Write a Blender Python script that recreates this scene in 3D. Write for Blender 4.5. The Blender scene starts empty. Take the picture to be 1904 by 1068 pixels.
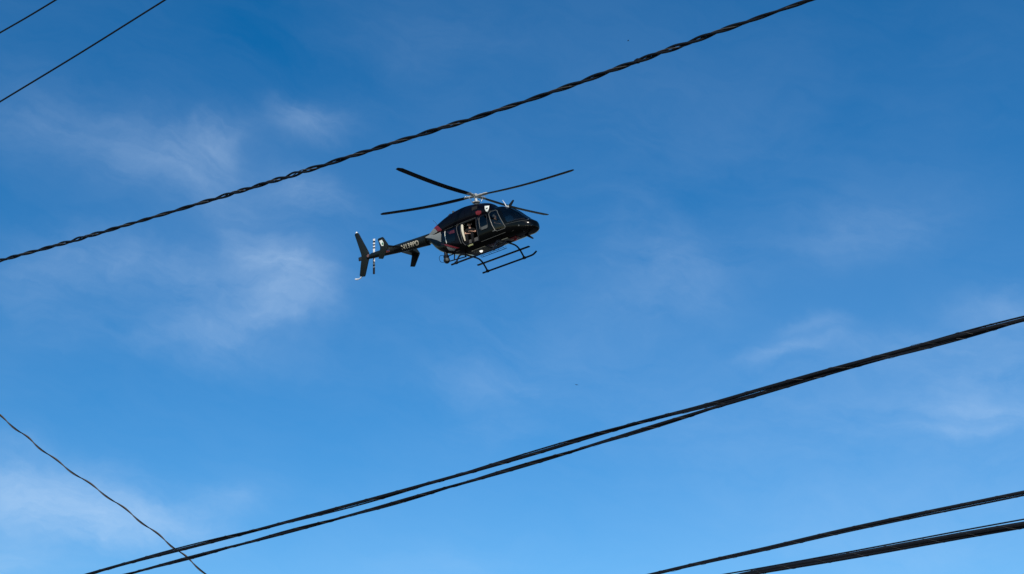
import bpy, bmesh, math, random
import numpy as np
from mathutils import Vector, Matrix
random.seed(7)
rad = math.radians
S = bpy.context.scene
COL = S.collection

# ------------------------------------------------------------------ camera
cam_data = bpy.data.cameras.new('camera')
cam_data.sensor_width = 36.0
cam_data.lens = 36.0 * 2600.0 / 1904.0
cam_data.clip_start = 0.1
cam_data.clip_end = 20000.0
cam = bpy.data.objects.new('camera', cam_data)
COL.objects.link(cam)
cam.location = (0, 0, 1.6)
cam.rotation_euler = (rad(90 + 24), 0, 0)
S.camera = cam

# ------------------------------------------------------------------ light and exposure
SUN_EL, SUN_ROT = 30.0, 187.0          # sun behind the camera, a little to the left
sun_data = bpy.data.lights.new('sun', 'SUN')
sun_data.energy = 3.6
sun_data.angle = rad(0.5)
sun_data.color = (1.0, 0.93, 0.82)
sun = bpy.data.objects.new('sun', sun_data)
COL.objects.link(sun)
sd = Vector((math.cos(rad(SUN_EL)) * math.sin(rad(SUN_ROT)), math.cos(rad(SUN_EL)) * math.cos(rad(SUN_ROT)), math.sin(rad(SUN_EL))))
sun.rotation_euler = sd.to_track_quat('Z', 'Y').to_euler()

S.view_settings.view_transform = 'Standard'
S.view_settings.look = 'None'
S.view_settings.exposure = 0.0
S.view_settings.gamma = 1.0
S.view_settings.use_curve_mapping = False

# ------------------------------------------------------------------ sky with thin high clouds
world = bpy.data.worlds.new('World')
S.world = world
world.use_nodes = True
nt = world.node_tree
for n in list(nt.nodes):
    nt.nodes.remove(n)
N = nt.nodes.new
L = nt.links.new
def val(x):
    n = N('ShaderNodeValue'); n.outputs[0].default_value = x; return n.outputs[0]
def mth(op, a, b=None, c=None, clamp=False):
    n = N('ShaderNodeMath'); n.operation = op; n.use_clamp = clamp
    for i, v in enumerate((a, b, c)):
        if v is None: continue
        if isinstance(v, (int, float)): n.inputs[i].default_value = v
        else: L(v, n.inputs[i])
    return n.outputs[0]
def vmth(op, a, b):
    n = N('ShaderNodeVectorMath'); n.operation = op
    for i, v in enumerate((a, b)):
        if isinstance(v, (tuple, list, Vector)): n.inputs[i].default_value = v
        else: L(v, n.inputs[i])
    return n.outputs['Value'] if op == 'DOT_PRODUCT' else n.outputs['Vector']
sky = N('ShaderNodeTexSky')
sky.sky_type = 'NISHITA'
sky.sun_disc = False
sky.sun_elevation = rad(SUN_EL)
sky.sun_rotation = rad(SUN_ROT)
sky.altitude = 0
sky.air_density = 1.0
sky.dust_density = 0.3
sky.ozone_density = 3.0
hs = N('ShaderNodeHueSaturation')
hs.inputs['Hue'].default_value = 0.5
hs.inputs['Saturation'].default_value = 1.40
hs.inputs['Value'].default_value = 1.0
L(sky.outputs[0], hs.inputs['Color'])
tc = N('ShaderNodeTexCoord')
D = tc.outputs['Generated']
# gentle warp so that cloud edges fray
wn = N('ShaderNodeTexNoise'); wn.inputs['Scale'].default_value = 9.0; wn.inputs['Detail'].default_value = 8.0; wn.inputs['Roughness'].default_value = .55
L(D, wn.inputs['Vector'])
warp = vmth('SUBTRACT', wn.outputs['Color'], (0.5, 0.5, 0.5))
sc = N('ShaderNodeVectorMath'); sc.operation = 'SCALE'; sc.inputs['Scale'].default_value = 0.075
L(warp, sc.inputs[0])
DW = vmth('ADD', D, sc.outputs['Vector'])
def fbm(scale, detail, rough, stretch=(1, 1, 1), seed=0.0):
    mp = N('ShaderNodeMapping'); mp.inputs['Scale'].default_value = stretch; mp.inputs['Location'].default_value = (seed, seed * .7, seed * 1.3)
    L(DW, mp.inputs['Vector'])
    n = N('ShaderNodeTexNoise'); n.inputs['Scale'].default_value = scale; n.inputs['Detail'].default_value = detail
    n.inputs['Roughness'].default_value = rough
    L(mp.outputs['Vector'], n.inputs['Vector'])
    return n.outputs['Fac']
fine = fbm(17.0, 9.0, 0.62, (1.0, 1.0, 1.9), 3.1)
# fibres drawn out by the wind, sinking a little to the right
fm = N('ShaderNodeMapping'); fm.vector_type = 'TEXTURE'
fm.inputs['Rotation'].default_value = (0, rad(14), 0); fm.inputs['Scale'].default_value = (1.0, 1.0, .22)
L(DW, fm.inputs['Vector'])
fn = N('ShaderNodeTexNoise'); fn.inputs['Scale'].default_value = 13.0; fn.inputs['Detail'].default_value = 8.0; fn.inputs['Roughness'].default_value = .66; fn.inputs['Distortion'].default_value = .5
L(fm.outputs['Vector'], fn.inputs['Vector'])
fibre = fn.outputs['Fac']
broad = fbm(4.2, 4.0, 0.5, (1.0, 1.0, 1.7), 8.4)
# the drifts of cloud one sees: direction, half-width, half-height (radians), tilt (deg), density
DRIFTS = [
    ((-0.2494, 0.8476, 0.4684), (0.1154, 0.0269), -12, 0.123),
    ((-0.2013, 0.85, 0.4868), (0.0173, 0.0154), 0, 0.123),
    ((-0.2247, 0.8511, 0.4745), (0.0288, 0.0192), 0, 0.101),
    ((-0.1436, 0.8483, 0.5096), (0.0288, 0.0138), 10, 0.168),
    ((-0.1358, 0.8788, 0.4575), (0.0288, 0.0131), -20, 0.14),
    ((-0.1547, 0.9022, 0.4025), (0.0288, 0.0173), -30, 0.263),
    ((-0.1749, 0.8926, 0.4156), (0.0423, 0.0173), -35, 0.101),
    ((-0.1712, 0.9088, 0.3806), (0.0423, 0.0108), 14, 0.157),
    ((-0.2077, 0.8953, 0.3941), (0.05, 0.0192), 0, 0.134),
    ((-0.2727, 0.8722, 0.4061), (0.05, 0.0162), 5, 0.134),
    ((-0.3245, 0.865, 0.3827), (0.0346, 0.0231), 0, 0.078),
    ((-0.2254, 0.9043, 0.3625), (0.0769, 0.0173), 0, 0.101),
    ((-0.3147, 0.9154, 0.2511), (0.0538, 0.0223), -8, 0.407),
    ((-0.2673, 0.9343, 0.2357), (0.05, 0.0146), -5, 0.34),
    ((-0.2123, 0.9438, 0.2532), (0.0346, 0.0154), 15, 0.133),
    ((-0.3334, 0.9191, 0.2102), (0.0385, 0.0154), 0, 0.185),
    ((0.1214, 0.9062, 0.4051), (0.0423, 0.0269), 0, 0.101),
    ((0.0873, 0.8948, 0.4378), (0.0346, 0.0346), 0, 0.046),
    ((0.2487, 0.8684, 0.429), (0.0577, 0.0231), 10, 0.105),
    ((0.1952, 0.9142, 0.3551), (0.0346, 0.0065), 6, 0.134),
    ((0.2097, 0.9059, 0.3679), (0.0231, 0.0054), 3, 0.084),
    ((0.2625, 0.8974, 0.3545), (0.05, 0.0115), 8, 0.078),
    ((0.3361, 0.8642, 0.3744), (0.0346, 0.0115), 0, 0.101),
    ((0.3257, 0.889, 0.3219), (0.0615, 0.0462), 0, 0.151),
    ((0.3187, 0.8984, 0.3023), (0.05, 0.0069), -8, 0.101),
    ((0.3084, 0.9063, 0.2889), (0.05, 0.0058), -6, 0.101),
    ((0.198, 0.9314, 0.3055), (0.1154, 0.0462), 0, 0.076),
    ((0.2726, 0.9333, 0.2336), (0.1231, 0.0308), 0, 0.09),
    ((-0.0161, 0.9391, 0.3433), (0.0423, 0.0146), -10, 0.075),
    ((-0.0103, 0.9496, 0.3134), (0.0346, 0.0096), 0, 0.07),
    ((-0.046, 0.9734, 0.2245), (0.0538, 0.0154), 0, 0.067),
    ((-0.0574, 0.8244, 0.5631), (0.0615, 0.0308), 0, 0.028),
    ((0.0376, 0.9287, 0.3689), (0.1, 0.05), 0, 0.05),
    ((0.1319, 0.8564, 0.4991), (0.1154, 0.0462), -10, 0.03),
]
total = val(0.0)
for d, (sx, sy), tilt, amp in DRIFTS:
    c = Vector(d).normalized()
    t1 = c.cross(Vector((0, 0, 1))).normalized(); t2 = t1.cross(c).normalized()
    ca, sa = math.cos(rad(tilt)), math.sin(rad(tilt))
    a1 = (t1 * ca + t2 * sa) / sx; a2 = (t2 * ca - t1 * sa) / sy
    v = vmth('SUBTRACT', DW, tuple(c))
    p = vmth('DOT_PRODUCT', v, tuple(a1)); q = vmth('DOT_PRODUCT', v, tuple(a2)); k = vmth('DOT_PRODUCT', v, tuple(c * 3.0))
    e = mth('ADD', mth('MULTIPLY', p, p), mth('ADD', mth('MULTIPLY', q, q), mth('MULTIPLY', k, k)))
    g = mth('MULTIPLY', mth('POWER', 0.36788, e), amp)
    total = mth('ADD', total, g)
tex = mth('MAXIMUM', mth('ADD', mth('MULTIPLY_ADD', mth('SUBTRACT', fine, 0.5), 2.3, 0.98), mth('MULTIPLY', mth('SUBTRACT', fibre, 0.5), 1.5)), 0.05)
dens = mth('MULTIPLY', total, tex)
# thin veil everywhere, thicker low down
sep = N('ShaderNodeSeparateXYZ'); L(D, sep.inputs[0])
low = N('ShaderNodeMapRange'); low.inputs[1].default_value = 0.0; low.inputs[2].default_value = 0.6; low.inputs[3].default_value = 0.065; low.inputs[4].default_value = 0.045
L(sep.outputs['Z'], low.inputs[0])
veil = mth('MULTIPLY', mth('MULTIPLY_ADD', mth('ADD', mth('SUBTRACT', broad, 0.45), mth('MULTIPLY', mth('SUBTRACT', fibre, 0.5), .35)), 2.6, 0.55, clamp=True), low.outputs[0])
mask = mth('MAXIMUM', mth('ADD', dens, veil), 0.0)
mask = mth('SUBTRACT', 1.0, mth('POWER', 0.36788, mask), clamp=True)
mix = N('ShaderNodeMix'); mix.data_type = 'RGBA'
L(mask, mix.inputs['Factor']); L(hs.outputs['Color'], mix.inputs['A']); mix.inputs['B'].default_value = (4.8, 6.2, 7.9, 1.0)
bg = N('ShaderNodeBackground'); bg.inputs['Strength'].default_value = 0.127
L(mix.outputs['Result'], bg.inputs['Color'])
wo = N('ShaderNodeOutputWorld'); L(bg.outputs[0], wo.inputs[0])

# ------------------------------------------------------------------ helpers
def mat(name, col, rough=0.5, metal=0.0, spec=0.5, bump=0.0, scale=40.0, vary=0.0, coat=0.0):
    m = bpy.data.materials.new(name); m.use_nodes = True
    t = m.node_tree; b = t.nodes['Principled BSDF']
    b.inputs['Base Color'].default_value = (*col, 1)
    b.inputs['Roughness'].default_value = rough
    b.inputs['Metallic'].default_value = metal
    b.inputs['Specular IOR Level'].default_value = spec
    b.inputs['Coat Weight'].default_value = coat
    if vary or bump:
        c = t.nodes.new('ShaderNodeTexCoord')
        n = t.nodes.new('ShaderNodeTexNoise'); n.inputs['Scale'].default_value = scale; n.inputs['Detail'].default_value = 5
        t.links.new(c.outputs['Object'], n.inputs['Vector'])
        if vary:
            r = t.nodes.new('ShaderNodeMapRange')
            r.inputs[3].default_value = 1 - vary; r.inputs[4].default_value = 1 + vary
            t.links.new(n.outputs['Fac'], r.inputs[0])
            x = t.nodes.new('ShaderNodeVectorMath'); x.operation = 'SCALE'; x.inputs[0].default_value = col
            t.links.new(r.outputs[0], x.inputs['Scale']); t.links.new(x.outputs['Vector'], b.inputs['Base Color'])
            r2 = t.nodes.new('ShaderNodeMapRange'); r2.inputs[3].default_value = max(.05, rough - .1); r2.inputs[4].default_value = min(1, rough + .12)
            t.links.new(n.outputs['Fac'], r2.inputs[0]); t.links.new(r2.outputs[0], b.inputs['Roughness'])
        if bump:
            u = t.nodes.new('ShaderNodeBump'); u.inputs['Strength'].default_value = bump; u.inputs['Distance'].default_value = 0.004
            t.links.new(n.outputs['Fac'], u.inputs['Height']); t.links.new(u.outputs['Normal'], b.inputs['Normal'])
    return m
def glass(name, tint, rough=0.03):
    m = bpy.data.materials.new(name); m.use_nodes = True
    t = m.node_tree; t.nodes.remove(t.nodes['Principled BSDF'])
    tr = t.nodes.new('ShaderNodeBsdfTransparent'); tr.inputs[0].default_value = (*tint, 1)
    gl = t.nodes.new('ShaderNodeBsdfGlossy'); gl.inputs['Roughness'].default_value = rough
    fr = t.nodes.new('ShaderNodeFresnel'); fr.inputs['IOR'].default_value = 1.45
    mx = t.nodes.new('ShaderNodeMixShader')
    t.links.new(fr.outputs[0], mx.inputs[0]); t.links.new(tr.outputs[0], mx.inputs[1]); t.links.new(gl.outputs[0], mx.inputs[2])
    t.links.new(mx.outputs[0], t.nodes['Material Output'].inputs[0])
    return m
def lit(name, col, power):
    m = mat(name, (.8, .8, .78), .2); b = m.node_tree.nodes['Principled BSDF']
    b.inputs['Emission Color'].default_value = (*col, 1); b.inputs['Emission Strength'].default_value = power
    return m
M = dict(
    ground=mat('asphalt_ground', (.10, .095, .085), .9, vary=.35, scale=.3, bump=.3),
    wire=mat('weathered_black_cable', (.0032, .0050, .0085), .55, vary=.4, scale=60, bump=.25, spec=.22),
    wire2=mat('old_grey_strand', (.05, .05, .05), .6, vary=.4, scale=80, bump=.3, spec=.3),
    wire3=mat('brown_drop_wire', (.075, .060, .050), .6, vary=.4, scale=80, spec=.3),
    black=mat('black_gloss_paint', (.0013, .0016, .0017), .15, vary=.3, scale=6, spec=.16),
    green=mat('dark_green_black_paint', (.0070, .0098, .0088), .42, vary=.25, scale=7, spec=.25),
    navy=mat('navy_black_paint', (.0020, .0017, .0040), .28, vary=.3, scale=6, spec=.15),
    blade=mat('dark_blade_paint', (.0045, .0065, .011), .5, vary=.3, scale=4, spec=.25),
    grey=mat('grey_paint', (.20, .21, .195), .45, vary=.12, scale=9),
    red=mat('dark_red_paint', (.16, .010, .016), .4, vary=.3, scale=9),
    maroon=mat('maroon_paint', (.07, .010, .015), .4, vary=.3, scale=9),
    white=mat('white_paint', (.70, .73, .76), .45, vary=.12, scale=25),
    cuff=mat('pale_grey_hub_paint', (.42, .43, .41), .45, vary=.3, scale=18),
    metal=mat('bare_metal', (.62, .62, .60), .32, metal=.9, vary=.15, scale=30),
    gun=mat('dark_metal', (.025, .027, .03), .45, metal=.4, vary=.2, scale=20),
    skid=mat('black_skid_paint', (.0035, .005, .009), .5, vary=.3, scale=15, spec=.25),
    inside=mat('dark_cabin_lining', (.008, .007, .006), .8, vary=.2, scale=10),
    seat=mat('grey_seat_cloth', (.07, .07, .07), .85, vary=.25, scale=40),
    cream=mat('cream_padding', (.62, .57, .44), .75, vary=.15, scale=20),
    frame=mat('window_frame_grey', (.085, .088, .08), .45, vary=.2, scale=30),
    olive=mat('olive_grey_panel', (.10, .10, .075), .6, vary=.2, scale=20),
    yellow=mat('pale_yellow_tape', (.62, .62, .30), .6, vary=.15, scale=30),
    letter=mat('gold_white_letters', (.52, .47, .36), .5, vary=.1, scale=30),
    flagblue=mat('flag_blue', (.02, .03, .12), .5),
    pale=mat('pale_red_sticker', (.17, .085, .08), .5, vary=.2, scale=30),
    stick=mat('white_sticker', (.75, .78, .72), .5, vary=.1, scale=40),
    stickgreen=mat('green_sticker', (.05, .22, .12), .5, vary=.1, scale=40),
    lens=mat('clear_lamp_lens', (.85, .85, .80), .12, vary=.05, scale=30),
    lamp=lit('lit_lamp_lens', (1.0, .97, .88), 1.1),
    redlens=mat('red_lamp_lens', (.45, .02, .03), .2, vary=.1, scale=30),
    skin=mat('skin', (.50, .29, .21), .55, vary=.1, scale=30),
    hair=mat('dark_hair', (.02, .015, .012), .6, vary=.2, scale=60),
    cloth=mat('dark_uniform', (.005, .005, .006), .85, vary=.25, scale=50, spec=.2),
    vest=mat('tan_vest', (.16, .115, .07), .85, vary=.25, scale=50),
    helmet=mat('grey_flight_helmet', (.30, .30, .29), .35, vary=.1, scale=20),
    bird=mat('dark_feathers', (.02, .02, .02), .8, vary=.2, scale=20),
    glass=glass('cabin_glass', (.42, .45, .45)), dglass=glass('tinted_glass', (.07, .08, .08)), chin=glass('chin_glass', (.55, .62, .55)),
)
def link(name, me, m, parent=None, loc=None):
    o = bpy.data.objects.new(name, me); COL.objects.link(o)
    if isinstance(m, (list, tuple)):
        for q in m: me.materials.append(q)
    elif m is not None: me.materials.append(m)
    if parent is not None: o.parent = parent
    if loc is not None: o.location = loc
    return o
def build(name, bm, m, parent=None, loc=None, smooth=True, angle=40):
    bmesh.ops.recalc_face_normals(bm, faces=bm.faces[:])
    if smooth:
        for f in bm.faces: f.smooth = True
        for e in bm.edges:
            if len(e.link_faces) == 2 and e.calc_face_angle(0) > rad(angle): e.smooth = False
    me = bpy.data.meshes.new(name); bm.to_mesh(me); bm.free()
    return link(name, me, m, parent, loc)
def tag(o, label=None, cat=None, group=None, kind=None):
    if label: o['label'] = label
    if cat: o['category'] = cat
    if group: o['group'] = group
    if kind: o['kind'] = kind
    return o
def frames(pts):
    pts = [Vector(p) for p in pts]; n = len(pts); out = []
    for i in range(n):
        t = (pts[min(i + 1, n - 1)] - pts[max(i - 1, 0)]).normalized()
        if i == 0:
            a = Vector((0, 0, 1)) if abs(t.z) < .9 else Vector((0, 1, 0))
            u = t.cross(a).normalized()
        else:
            u = (u - t * u.dot(t)).normalized()
        out.append((pts[i], t, u, t.cross(u)))
    return out
def tube(bm, pts, r, n=10, mi=0):
    fr = frames(pts); rings = []
    for i, (p, t, u, v) in enumerate(fr):
        ri = r[i] if isinstance(r, (list, tuple)) else r
        rings.append([bm.verts.new(p + (u * math.cos(2 * math.pi * k / n) + v * math.sin(2 * math.pi * k / n)) * ri) for k in range(n)])
    for a, b in zip(rings, rings[1:]):
        for k in range(n): bm.faces.new((a[k], a[(k + 1) % n], b[(k + 1) % n], b[k])).material_index = mi
    bm.faces.new(rings[0][::-1]).material_index = mi; bm.faces.new(rings[-1]).material_index = mi
    return bm
def spline(pts, per=8):
    pts = [Vector(p) for p in pts]; out = []
    for i in range(len(pts) - 1):
        p0 = pts[max(i - 1, 0)]; p1 = pts[i]; p2 = pts[i + 1]; p3 = pts[min(i + 2, len(pts) - 1)]
        for k in range(per):
            t = k / per
            out.append(.5 * ((2 * p1) + (p2 - p0) * t + (2 * p0 - 5 * p1 + 4 * p2 - p3) * t * t + (3 * p1 - p0 - 3 * p2 + p3) * t ** 3))
    out.append(pts[-1]); return out
def box(bm, lo, hi, bev=0.0):
    lo = Vector(lo); hi = Vector(hi)
    r = bmesh.ops.create_cube(bm, size=1, matrix=Matrix.Translation((lo + hi) / 2) @ Matrix.Diagonal((*(hi - lo), 1)))
    if bev:
        es = list({e for v in r['verts'] for e in v.link_edges})
        bmesh.ops.bevel(bm, geom=es, offset=bev, segments=2, affect='EDGES', profile=.5)
    return bm
def ball(bm, c, r, seg=20, ring=12):
    r = (r, r, r) if isinstance(r, (int, float)) else r
    bmesh.ops.create_uvsphere(bm, u_segments=seg, v_segments=ring, radius=1, matrix=Matrix.Translation(c) @ Matrix.Diagonal((*r, 1)))
    return bm
def lathe(bm, base, axis, prof, n=20):
    axis = Vector(axis).normalized(); a = Vector((0, 0, 1)) if abs(axis.z) < .9 else Vector((1, 0, 0))
    u = axis.cross(a).normalized(); v = axis.cross(u); base = Vector(base); rings = []
    for h, r in prof:
        rings.append([bm.verts.new(base + axis * h + (u * math.cos(2 * math.pi * k / n) + v * math.sin(2 * math.pi * k / n)) * r) for k in range(n)])
    for p, q in zip(rings, rings[1:]):
        for k in range(n): bm.faces.new((p[k], p[(k + 1) % n], q[(k + 1) % n], q[k]))
    bm.faces.new(rings[0][::-1]); bm.faces.new(rings[-1]); return bm
def plate(bm, poly, y0, y1, bev=0.0):
    """(x, z) outline given thickness in y"""
    a = [bm.verts.new((x, y0, z)) for x, z in poly]; b = [bm.verts.new((x, y1, z)) for x, z in poly]
    fs = [bm.faces.new(a), bm.faces.new(b[::-1])]; n = len(poly)
    for k in range(n): fs.append(bm.faces.new((a[k], b[k], b[(k + 1) % n], a[(k + 1) % n])))
    if bev: bmesh.ops.bevel(bm, geom=list({e for f in fs for e in f.edges}), offset=bev, segments=2, affect='EDGES', profile=.5)
    return bm
def inside(p, poly):
    x, y = p; c = False; n = len(poly)
    for i in range(n):
        x1, y1 = poly[i]; x2, y2 = poly[(i + 1) % n]
        if (y1 > y) != (y2 > y) and x < (x2 - x1) * (y - y1) / (y2 - y1) + x1: c = not c
    return c

# ------------------------------------------------------------------ ground
bm = bmesh.new(); bmesh.ops.create_circle(bm, cap_ends=True, segments=96, radius=6000)
tag(build('ground', bm, M['ground'], smooth=False), 'flat grey ground below the camera', kind='structure')

# ------------------------------------------------------------------ helicopter frame (x forward, y to its left, z up; zero at the rotor hub)
HF = Vector((0.79886464, -0.60025741, 0.03881136)); HR = Vector((-0.58409993, -0.78953661, -0.18830617)); HU = Vector((-0.14367517, -0.12776143, 0.98134319))
HUB = Vector((-1.78666667, 61.50612526, 33.91745212))
OFF = 3.55
heli = bpy.data.objects.new('helicopter', None); COL.objects.link(heli)
heli.empty_display_size = .5
mw = Matrix((HF, -HR, HU)).transposed().to_4x4(); mw.translation = HUB - HU * OFF
heli.matrix_world = mw
tag(heli, 'black police helicopter with grey and red trim banking above the cables', 'helicopter')
UP = (0, 0, OFF)
def part(name, bm, m, parent=None, **k):
    if parent is None: return build(name, bm, m, heli, UP, **k)
    return build(name, bm, m, parent, **k)

# fuselage surface: x, half width, top, bottom
def herm(xs, ys, x):
    h = np.diff(xs); d = np.diff(ys) / h; m = np.zeros(len(xs)); m[0] = d[0]; m[-1] = d[-1]
    for i in range(1, len(xs) - 1):
        if d[i - 1] * d[i] > 0:
            w1 = 2 * h[i] + h[i - 1]; w2 = h[i] + 2 * h[i - 1]; m[i] = (w1 + w2) / (w1 / d[i - 1] + w2 / d[i])
    i = int(np.clip(np.searchsorted(xs, x) - 1, 0, len(xs) - 2)); t = (x - xs[i]) / h[i]
    return (1 + 2 * t) * (1 - t) ** 2 * ys[i] + t * (1 - t) ** 2 * h[i] * m[i] + t * t * (3 - 2 * t) * ys[i + 1] + t * t * (t - 1) * h[i] * m[i + 1]
class Loft:
    def __init__(s, rows, nu, nl, cf):
        s.a = np.array(rows); s.nu, s.nl, s.cf = nu, nl, cf
    def sec(s, x):
        w, zt, zb = (herm(s.a[:, 0], s.a[:, k], x) for k in (1, 2, 3)); return w, zt, zb, zb + s.cf * (zt - zb)
    def y(s, x, z):
        x = min(max(x, s.a[0, 0]), s.a[-1, 0]); w, zt, zb, zc = s.sec(x)
        t, n = ((z - zc) / (zt - zc), s.nu) if z > zc else ((zc - z) / (zc - zb), s.nl)
        return 0.0 if t >= 1 else w * (1 - t ** n) ** (1 / n)
    def pt(s, x, phi):
        w, zt, zb, zc = s.sec(x); c, q = math.cos(phi), math.sin(phi)
        n, h = (s.nu, zt - zc) if q > 0 else (s.nl, zc - zb)
        return Vector((x, w * math.copysign(abs(c) ** (2 / n), c), zc + h * math.copysign(abs(q) ** (2 / n), q)))
    def mesh(s, bm, xs, n, cut=None):
        rings = [[bm.verts.new(s.pt(x, 2 * math.pi * (k + .5) / n)) for k in range(n)] for x in xs]
        for a, b in zip(rings, rings[1:]):
            for k in range(n):
                q = (a[k], a[(k + 1) % n], b[(k + 1) % n], b[k])
                if cut and cut(sum((v.co for v in q), Vector()) / 4): continue
                bm.faces.new(q)
        bm.faces.new(rings[0]); bm.faces.new(rings[-1][::-1])
        bmesh.ops.delete(bm, geom=[v for v in bm.verts if not v.link_faces], context='VERTS')
        return bm
FUS = Loft([(-3.40, .20, -1.06, -1.48), (-3.10, .24, -1.06, -1.52), (-2.92, .28, -1.07, -1.70), (-2.70, .34, -1.08, -1.98), (-2.40, .44, -1.10, -2.24), (-2.00, .57, -1.12, -2.46), (-1.50, .68, -1.14, -2.66), (-1.00, .74, -1.13, -2.80), (-.60, .76, -1.12, -2.86), (0, .775, -1.09, -2.87), (.6, .775, -1.06, -2.87), (1.2, .76, -1.03, -2.87), (1.6, .735, -1.10, -2.87), (2.0, .69, -1.30, -2.87), (2.4, .63, -1.60, -2.865), (2.8, .54, -2.00, -2.86), (3.02, .45, -2.19, -2.83), (3.17, .34, -2.30, -2.78), (3.26, .21, -2.38, -2.71), (3.29, .09, -2.45, -2.64), (3.30, .02, -2.51, -2.58)], 2.5, 3.2, .42)
COWL = Loft([(-3.20, .10, -1.02, -1.30), (-2.95, .20, -.93, -1.34), (-2.65, .30, -.80, -1.36), (-2.3, .39, -.69, -1.38), (-1.85, .47, -.56, -1.40), (-1.24, .53, -.44, -1.40), (-.65, .56, -.40, -1.40), (0, .56, -.46, -1.40), (.45, .55, -.56, -1.40), (.80, .545, -.67, -1.40), (.95, .535, -.74, -1.40), (1.02, .51, -.82, -1.40), (1.06, .42, -.94, -1.38), (1.08, .25, -1.06, -1.36)], 2.8, 2.6, .35)

# outlines in side view (x, z)
DOOR = [(-.73, -1.38), (.18, -1.38), (.27, -1.46), (.33, -2.40), (.31, -2.56), (-.52, -2.56), (-.64, -2.40)]
WIN_REAR_DOOR = [(.44, -1.46), (.52, -1.38), (.86, -1.40), (.93, -1.50), (.97, -2.06), (.92, -2.14), (.57, -2.14), (.50, -2.06)]
WIN_FRONT = [(1.05, -1.42), (1.13, -1.33), (1.44, -1.34), (1.53, -1.42), (1.92, -2.38), (1.86, -2.45), (1.42, -2.45), (1.33, -2.38), (1.22, -2.08)]
AFT_DOOR = [(-1.97, -1.40), (-1.72, -1.34), (-.99, -1.36), (-.91, -1.50), (-.80, -2.40), (-.86, -2.50), (-1.40, -2.28), (-1.93, -1.98)]
WIN_AFT = [(-1.70, -1.44), (-1.12, -1.44), (-1.06, -1.52), (-1.05, -2.05), (-1.14, -2.14), (-1.55, -2.10), (-1.64, -2.02)]
WIN_SMALL = [(-1.93, -1.48), (-1.81, -1.46), (-1.75, -2.0), (-1.88, -1.92)]
def wind(c):
    line = 2.06 + (c.z + 2.20) * -.42
    return c.z > -2.19 and c.x > line and c.x < 2.99 and abs(c.y) > .025
def chin(c): return 2.70 < c.x < 3.20 and -2.80 < c.z < -2.58 - .075 * (3.30 - c.x) and abs(c.y) > .07
def cut(c):
    p = (c.x, c.z)
    for q in (WIN_FRONT, WIN_REAR_DOOR):
        if inside(p, q): return True
    if inside(p, DOOR) and c.y < 0: return True
    if inside(p, WIN_AFT): return True
    return wind(c) or chin(c)
xs = list(np.arange(-3.40, 3.24, .033)) + [3.25, 3.27, 3.285, 3.30]
fus = part('fuselage', FUS.mesh(bmesh.new(), xs, 150, cut), M['black'], angle=50)

def patch(name, poly, m, loft=FUS, off=.008, side=-1, parent=None, cuts=3, fn=None):
    """a thin sheet that follows the skin inside an (x, z) outline"""
    bm = bmesh.new(); f = bm.faces.new([bm.verts.new((x, 0, z)) for x, z in poly])
    bmesh.ops.triangulate(bm, faces=[f])
    for _ in range(cuts):
        bmesh.ops.subdivide_edges(bm, edges=bm.edges[:], cuts=1, use_grid_fill=True)
    for v in bm.verts: v.co.y = side * (loft.y(v.co.x, v.co.z) + off)
    return part(name, bm, m, parent)
def outline(name, poly, m, r=.014, side=-1, parent=None, closed=True, off=.004, loft=FUS):
    P = [Vector((x, 0, z)) for x, z in poly]
    if closed: P = P + [P[0]]
    Q = []
    for a, b in zip(P, P[1:]):
        for k in range(6): Q.append(a.lerp(b, k / 6))
    Q.append(P[-1])
    for q in Q: q.y = side * (loft.y(q.x, q.z) + off)
    return part(name, tube(bmesh.new(), Q, r, 6), m, parent)
def grid_patch(test, off):
    bm = bmesh.new(); n = 150
    rings = [[bm.verts.new(FUS.pt(x, 2 * math.pi * (k + .5) / n)) for k in range(n)] for x in xs]
    for a, b in zip(rings, rings[1:]):
        for k in range(n):
            q = (a[k], a[(k + 1) % n], b[(k + 1) % n], b[k])
            if test(sum((v.co for v in q), Vector()) / 4): bm.faces.new(q)
    bmesh.ops.delete(bm, geom=[v for v in bm.verts if not v.link_faces], context='VERTS')
    return bm

# glazing
for s in (-1, 1):  # left panes tinted darker only to dim the sky seen through the cabin
    part('windshield', grid_patch(lambda c: wind(c) and c.y * s > 0, 0), M['glass' if s < 0 else 'dglass'])
    part('chin_window', grid_patch(lambda c: chin(c) and c.y * s > 0, 0), M['chin'])
    d = patch('front_door_window', WIN_FRONT, M['glass' if s < 0 else 'dglass'], off=0, side=s); outline('window_frame', WIN_FRONT, M['frame'], .017, s, d)
    d = patch('cabin_door_window', WIN_REAR_DOOR, M['dglass'], off=0, side=s); outline('window_frame', WIN_REAR_DOOR, M['gun'], .012, s, d)
    patch('vent_panel', [(.56, -1.99), (.955, -1.97), (.95, -2.08), (.90, -2.13), (.58, -2.13)], M['frame'], off=.005, side=s, parent=d)
    if s < 0: outline('window_trim', [(.47, -1.44), (.47, -1.62), (.515, -2.04)], M['frame'], .012, s, d, closed=False)
    # lower edge rail of the cabin and front doors
    outline('door_rail', [(.40, -2.66), (1.0, -2.655), (1.85, -2.63)], M['frame'], .011, s, closed=False)
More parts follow.
